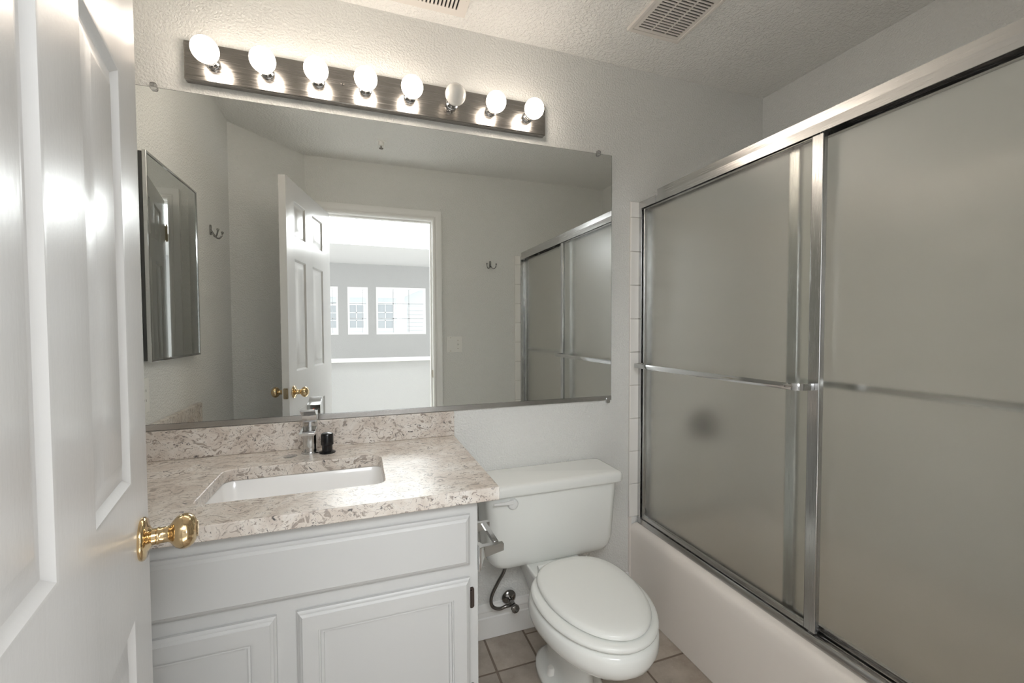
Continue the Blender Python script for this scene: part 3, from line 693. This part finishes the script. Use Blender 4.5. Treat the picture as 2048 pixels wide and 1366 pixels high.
# switch plate
sw = thing('light_switch', 'white double light switch plate beside the doorway', 'light switch', (0.674, LY, 1.152))
bm = nb(); polyext(bm, [rrect(0.616, 0.732, 1.094, 1.212, 0.005)], LY + 0.0003, LY + 0.006, XZ); obj('plate', bm, M_plate, sw, bevel=0.0015)
bm = nb(); loft(bm, [[(x, y, z) for x, y in ((0.628, LY + 0.0058), (0.663, LY + 0.0058), (0.663, LY + d), (0.628, LY + d))] for z, d in ((1.119, 0.0105), (1.152, 0.0075), (1.187, 0.0125))]); obj('rocker', bm, M_plate, sw, bevel=0.001)
bm = nb(); polyext(bm, [rrect(0.693, 0.708, 1.138, 1.168, 0.004)], LY + 0.0058, LY + 0.008, XZ); loft(bm, [[(x, LY + 0.008, z) for x, z in ((0.696, 1.146), (0.705, 1.146), (0.705, 1.158), (0.696, 1.158))], [(x, LY + 0.018, z) for x, z in ((0.697, 1.156), (0.704, 1.156), (0.704, 1.162), (0.697, 1.162))]]); obj('toggle', bm, M_plate, sw)
for x, z in ((0.6455, 1.103), (0.6455, 1.203), (0.7005, 1.122), (0.7005, 1.183)):
    b_ = nb(); lathe(b_, [(0.003, 0), (0.0026, 0.0009), (0.0001, 0.0011)], (x, LY + 0.006, z), (0, 1, 0), 12); obj('screw', b_, M_oldbrass, sw)
# outlet on the left wall
ot = thing('wall_outlet', 'white outlet plate low on the side wall above the side splash', 'outlet', (XL, -0.09, 1.052))
bm = nb(); polyext(bm, [rrect(-0.127, -0.055, 0.995, 1.110, 0.005)], XL + 0.0003, XL + 0.006, YZ); obj('plate', bm, M_plate, ot, bevel=0.0015)
bm = nb(); polyext(bm, [rrect(-0.108, -0.074, 1.019, 1.086, 0.003)], XL + 0.0058, XL + 0.0085, YZ); obj('receptacle', bm, M_plate, ot, bevel=0.001)
for z in (1.036, 1.069):
    for y in (-0.097, -0.085): obj('slot', mbox(XL + 0.0084, XL + 0.0088, y - 0.001, y + 0.001, z - 0.004, z + 0.004), M_blackmatte, ot)

# ------------------------------------------------------------------ ceiling fittings
ef = thing('exhaust_fan_grille', 'white slotted exhaust fan grille on the ceiling near the tub', 'exhaust fan', (1.11, -0.36, ZC))
ex0, ex1, ey0, ey1 = 0.997, 1.228, -0.475, -0.222
slots = []
nrow = 15
bx0, bx1 = ex0 + 0.026, ex1 - 0.018
cw = (bx1 - bx0) / 3
for r_ in range(nrow):
    y = ey1 - 0.026 - 0.0132 * r_
    for c_ in range(3): slots.append(rect(bx0 + cw * c_ + 0.0025, bx0 + cw * (c_ + 1) - 0.0025, y - 0.0068, y))
bm = nb(); polyext(bm, [rect(ex0, ex1, ey0, ey1)] + slots, ZC - 0.010, ZC - 0.0065, XY)
obj('grille', bm, M_vent, ef)
bm = nb(); polyext(bm, [rect(ex0 - 0.004, ex1 + 0.004, ey0 - 0.004, ey1 + 0.004), rect(ex0 + 0.012, ex1 - 0.008, ey0 + 0.008, ey1 - 0.012)], ZC - 0.013, ZC - 0.0003, XY)
obj('frame', bm, M_vent, ef, bevel=0.002)
obj('dark_interior', mbox(ex0 + 0.013, ex1 - 0.009, ey0 + 0.009, ey1 - 0.013, ZC - 0.0022, ZC - 0.0004), M_blackmatte, ef)
rg_ = thing('air_register', 'off-white louvred air register on the ceiling above the light bar', 'air vent', (0.24, -0.14, ZC))
ax0, ax1, ay0, ay1 = 0.075, 0.384, -0.235, -0.070
sl = []
x = ax1 - 0.035
while x > ax0 + 0.03: sl.append(rect(x - 0.006, x, ay0 + 0.03, ay1 - 0.032)); x -= 0.0135
bm = nb(); polyext(bm, [rect(ax0, ax1, ay0, ay1)] + sl, ZC - 0.007, ZC - 0.003, XY); obj('face_plate', bm, M_vent, rg_, bevel=0)
obj('dark_interior', mbox(ax0 + 0.02, ax1 - 0.02, ay0 + 0.02, ay1 - 0.02, ZC - 0.0022, ZC - 0.0004), M_blackmatte, rg_)
bm = nb(); lathe(bm, [(0.003, 0), (0.0026, 0.001), (0.0001, 0.0013)], (ax1 - 0.011, (ay0 + ay1) / 2, ZC - 0.007), (0, 0, -1), 12); obj('screw', bm, M_vent, rg_)
fs = thing('fire_sprinkler', 'small pale ceiling fire sprinkler seen in the mirror', 'sprinkler', (0.142, -1.172, ZC))
bm = nb(); lathe(bm, [(0.030, 0.0003), (0.030, 0.003), (0.020, 0.005), (0.019, 0.024), (0.021, 0.025), (0.021, 0.028), (0.008, 0.029)], (0.142, -1.172, ZC), (0, 0, -1), 28); obj('escutcheon', bm, M_plate, fs)
bm = nb(); lathe(bm, [(0.005, 0.028), (0.005, 0.040), (0.013, 0.041), (0.013, 0.043), (0.0001, 0.0435)], (0.142, -1.172, ZC), (0, 0, -1), 20); obj('deflector', bm, M_darkchrome, fs)

# ------------------------------------------------------------------ landing beyond the doorway (seen in the mirror)
HX0, HX1, HY1, HY0 = -3.0, 3.5, LY - 0.107, -6.6
struct('floor_landing', mbox(HX0, HX1, HY0, HY1, -0.05, -0.001), M_hallfloor, 'beige carpeted landing floor outside the doorway', 'floor')
struct('ceiling_landing', mbox(HX0, HX1, HY0, HY1, ZC + 0.0, ZC + 0.06), M_hallceil, 'bright white landing ceiling beyond the doorway', 'ceiling')
wins = [(0.309, 1.165, 1.185, 2.01), (-0.178, 0.130, 1.185, 2.0), (-0.66, -0.375, 1.185, 2.0)]
bm = nb(); polyext(bm, [rect(HX0, HX1, -0.05, ZC)] + [rect(a, b, c_, d) for a, b, c_, d in wins], HY0 - 0.12, HY0, XZ)
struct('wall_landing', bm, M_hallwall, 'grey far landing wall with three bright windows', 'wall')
for nm, xx in (('wall_landing_left', HX0 - 0.1), ('wall_landing_right', HX1)):
    b_ = nb(); polyext(b_, [rect(HY0 - 0.1, HY1, -0.05, ZC), rect(-5.4, -2.4, 0.7, 2.3)], xx, xx + 0.1, YZ)
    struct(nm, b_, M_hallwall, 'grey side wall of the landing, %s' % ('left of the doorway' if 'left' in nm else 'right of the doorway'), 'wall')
bm = nb()
for a, b in ((HX0, XD), (XR + 0.1, HX1)): box(bm, a, b, HY1 - 0.001, HY1 + 0.05, -0.05, ZC)
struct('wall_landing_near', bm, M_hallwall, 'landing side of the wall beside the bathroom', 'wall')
for n_, (a, b, c_, d) in enumerate(wins):
    nx = 3 if n_ == 0 else 1
    wd = thing('window_%d' % (n_ + 1), ['wide gridded landing window, right in the mirror', 'narrow middle landing window in the mirror', 'narrow landing window nearest the open door'][n_], 'window', ((a + b) / 2, HY0, c_), kind='structure')
    b_ = nb(); polyext(b_, [rect(a - 0.02, b + 0.02, c_ - 0.02, d + 0.02), rect(a + 0.012, b - 0.012, c_ + 0.012, d - 0.012)], HY0 - 0.10, HY0 + 0.008, XZ)
    obj('frame', b_, M_white, wd)
    b_ = nb()
    for k in range(1, nx): x = a + (b - a) * k / nx; box(b_, x - 0.008, x + 0.008, HY0 - 0.07, HY0 - 0.055, c_, d)
    if nx == 1: box(b_, b - 0.08, b - 0.072, HY0 - 0.07, HY0 - 0.055, c_, d)
    for k in (1, 2): z = c_ + (d - c_) * k / 3; box(b_, a, b, HY0 - 0.07, HY0 - 0.055, z - 0.007, z + 0.007)
    obj('muntins', b_, mat('grey_muntin', (0.6, 0.61, 0.63), 0.5), wd)
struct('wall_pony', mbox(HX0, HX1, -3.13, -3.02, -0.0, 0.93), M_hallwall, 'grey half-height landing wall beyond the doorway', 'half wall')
struct('trim_4', mbox(HX0, HX1, -3.16, -2.995, 0.9305, 0.962), M_trim, 'white cap board on the half-height landing wall', 'cap board', bevel=0.004)

# neighbouring houses outside the landing windows
def house(name, label, yf, x0, x1, ztop, sid=0.15):
    H = thing(name, label, 'house', ((x0 + x1) / 2, yf, -3))
    return H
hA = thing('neighbouring_house', 'pale neighbouring house with white gridded windows outside', 'house', (-0.5, -13, -3))
bm = nb(); zz = -3.0
z = 0.9 - 0.15 * 26
prof2 = []
while z < 2.25: prof2 += [(z, 0.0), (z + 0.149, 0.018)]; z += 0.15
loft(bm, [[(x, -13 - d + 0.02, z) for z, d in prof2] + [(x, -14, prof2[-1][0]), (x, -14, prof2[0][0])] for x in (-4.5, 1.16)])
obj('siding', bm, M_siding, hA)
for x0, x1, z0, z1 in ((0.56, 1.03, 1.29, 2.05), (-0.30, 0.12, 1.30, 2.02), (-1.12, -0.69, 1.30, 2.0)):
    b_ = nb(); polyext(b_, [rect(x0 - 0.06, x1 + 0.06, z0 - 0.10, z1 + 0.08), rect(x0, x1, z0, z1)], -12.98, -12.93, XZ)
    for k in (1,): xx = (x0 + x1) / 2; box(b_, xx - 0.012, xx + 0.012, -12.965, -12.94, z0, z1)
    for k in (1, 2): q_ = z0 + (z1 - z0) * k / 3; box(b_, x0, x1, -12.965, -12.94, q_ - 0.012, q_ + 0.012)
    f_ = obj('window', b_, M_white, hA)
    obj('pane', mbox(x0, x1, -12.97, -12.966, z0, z1), M_pane, f_)
obj('roof', mbox(-4.8, 1.25, -13.3, -12.7, 2.26, 2.42), M_white, hA)
hB = thing('neighbouring_gable', 'white sided gable of the second neighbouring house at window right', 'house', (1.6, -10, -3))
bm = nb(); polyext(bm, [[(1.12, -3), (3.5, -3), (3.5, 3.2), (1.12, 2.13)]], -10.6, -10.0, XZ); obj('gable_wall', bm, M_siding, hB)
bm = nb()
for k in range(7): z = 1.12 + 0.105 * k; box(bm, 1.20, 3.5, -9.998, -9.985, z, z + 0.092)
obj('clapboards', bm, M_white, hB)
bm = nb(); polyext(bm, [[(0.95, 2.02), (0.95, 2.14), (3.5, 3.32), (3.5, 3.20)]], -9.98, -9.85, XZ); obj('fascia', bm, M_white, hB)
bm = nb(); tube(bm, [(0.98, -9.9, 2.0), (1.05, -9.92, 1.96), (1.14, -9.95, 1.90), (1.15, -9.95, 1.7), (1.15, -9.95, 0.5)], 0.03, 10, 4, (0, 1, 0)); obj('downspout', bm, M_white, hB)
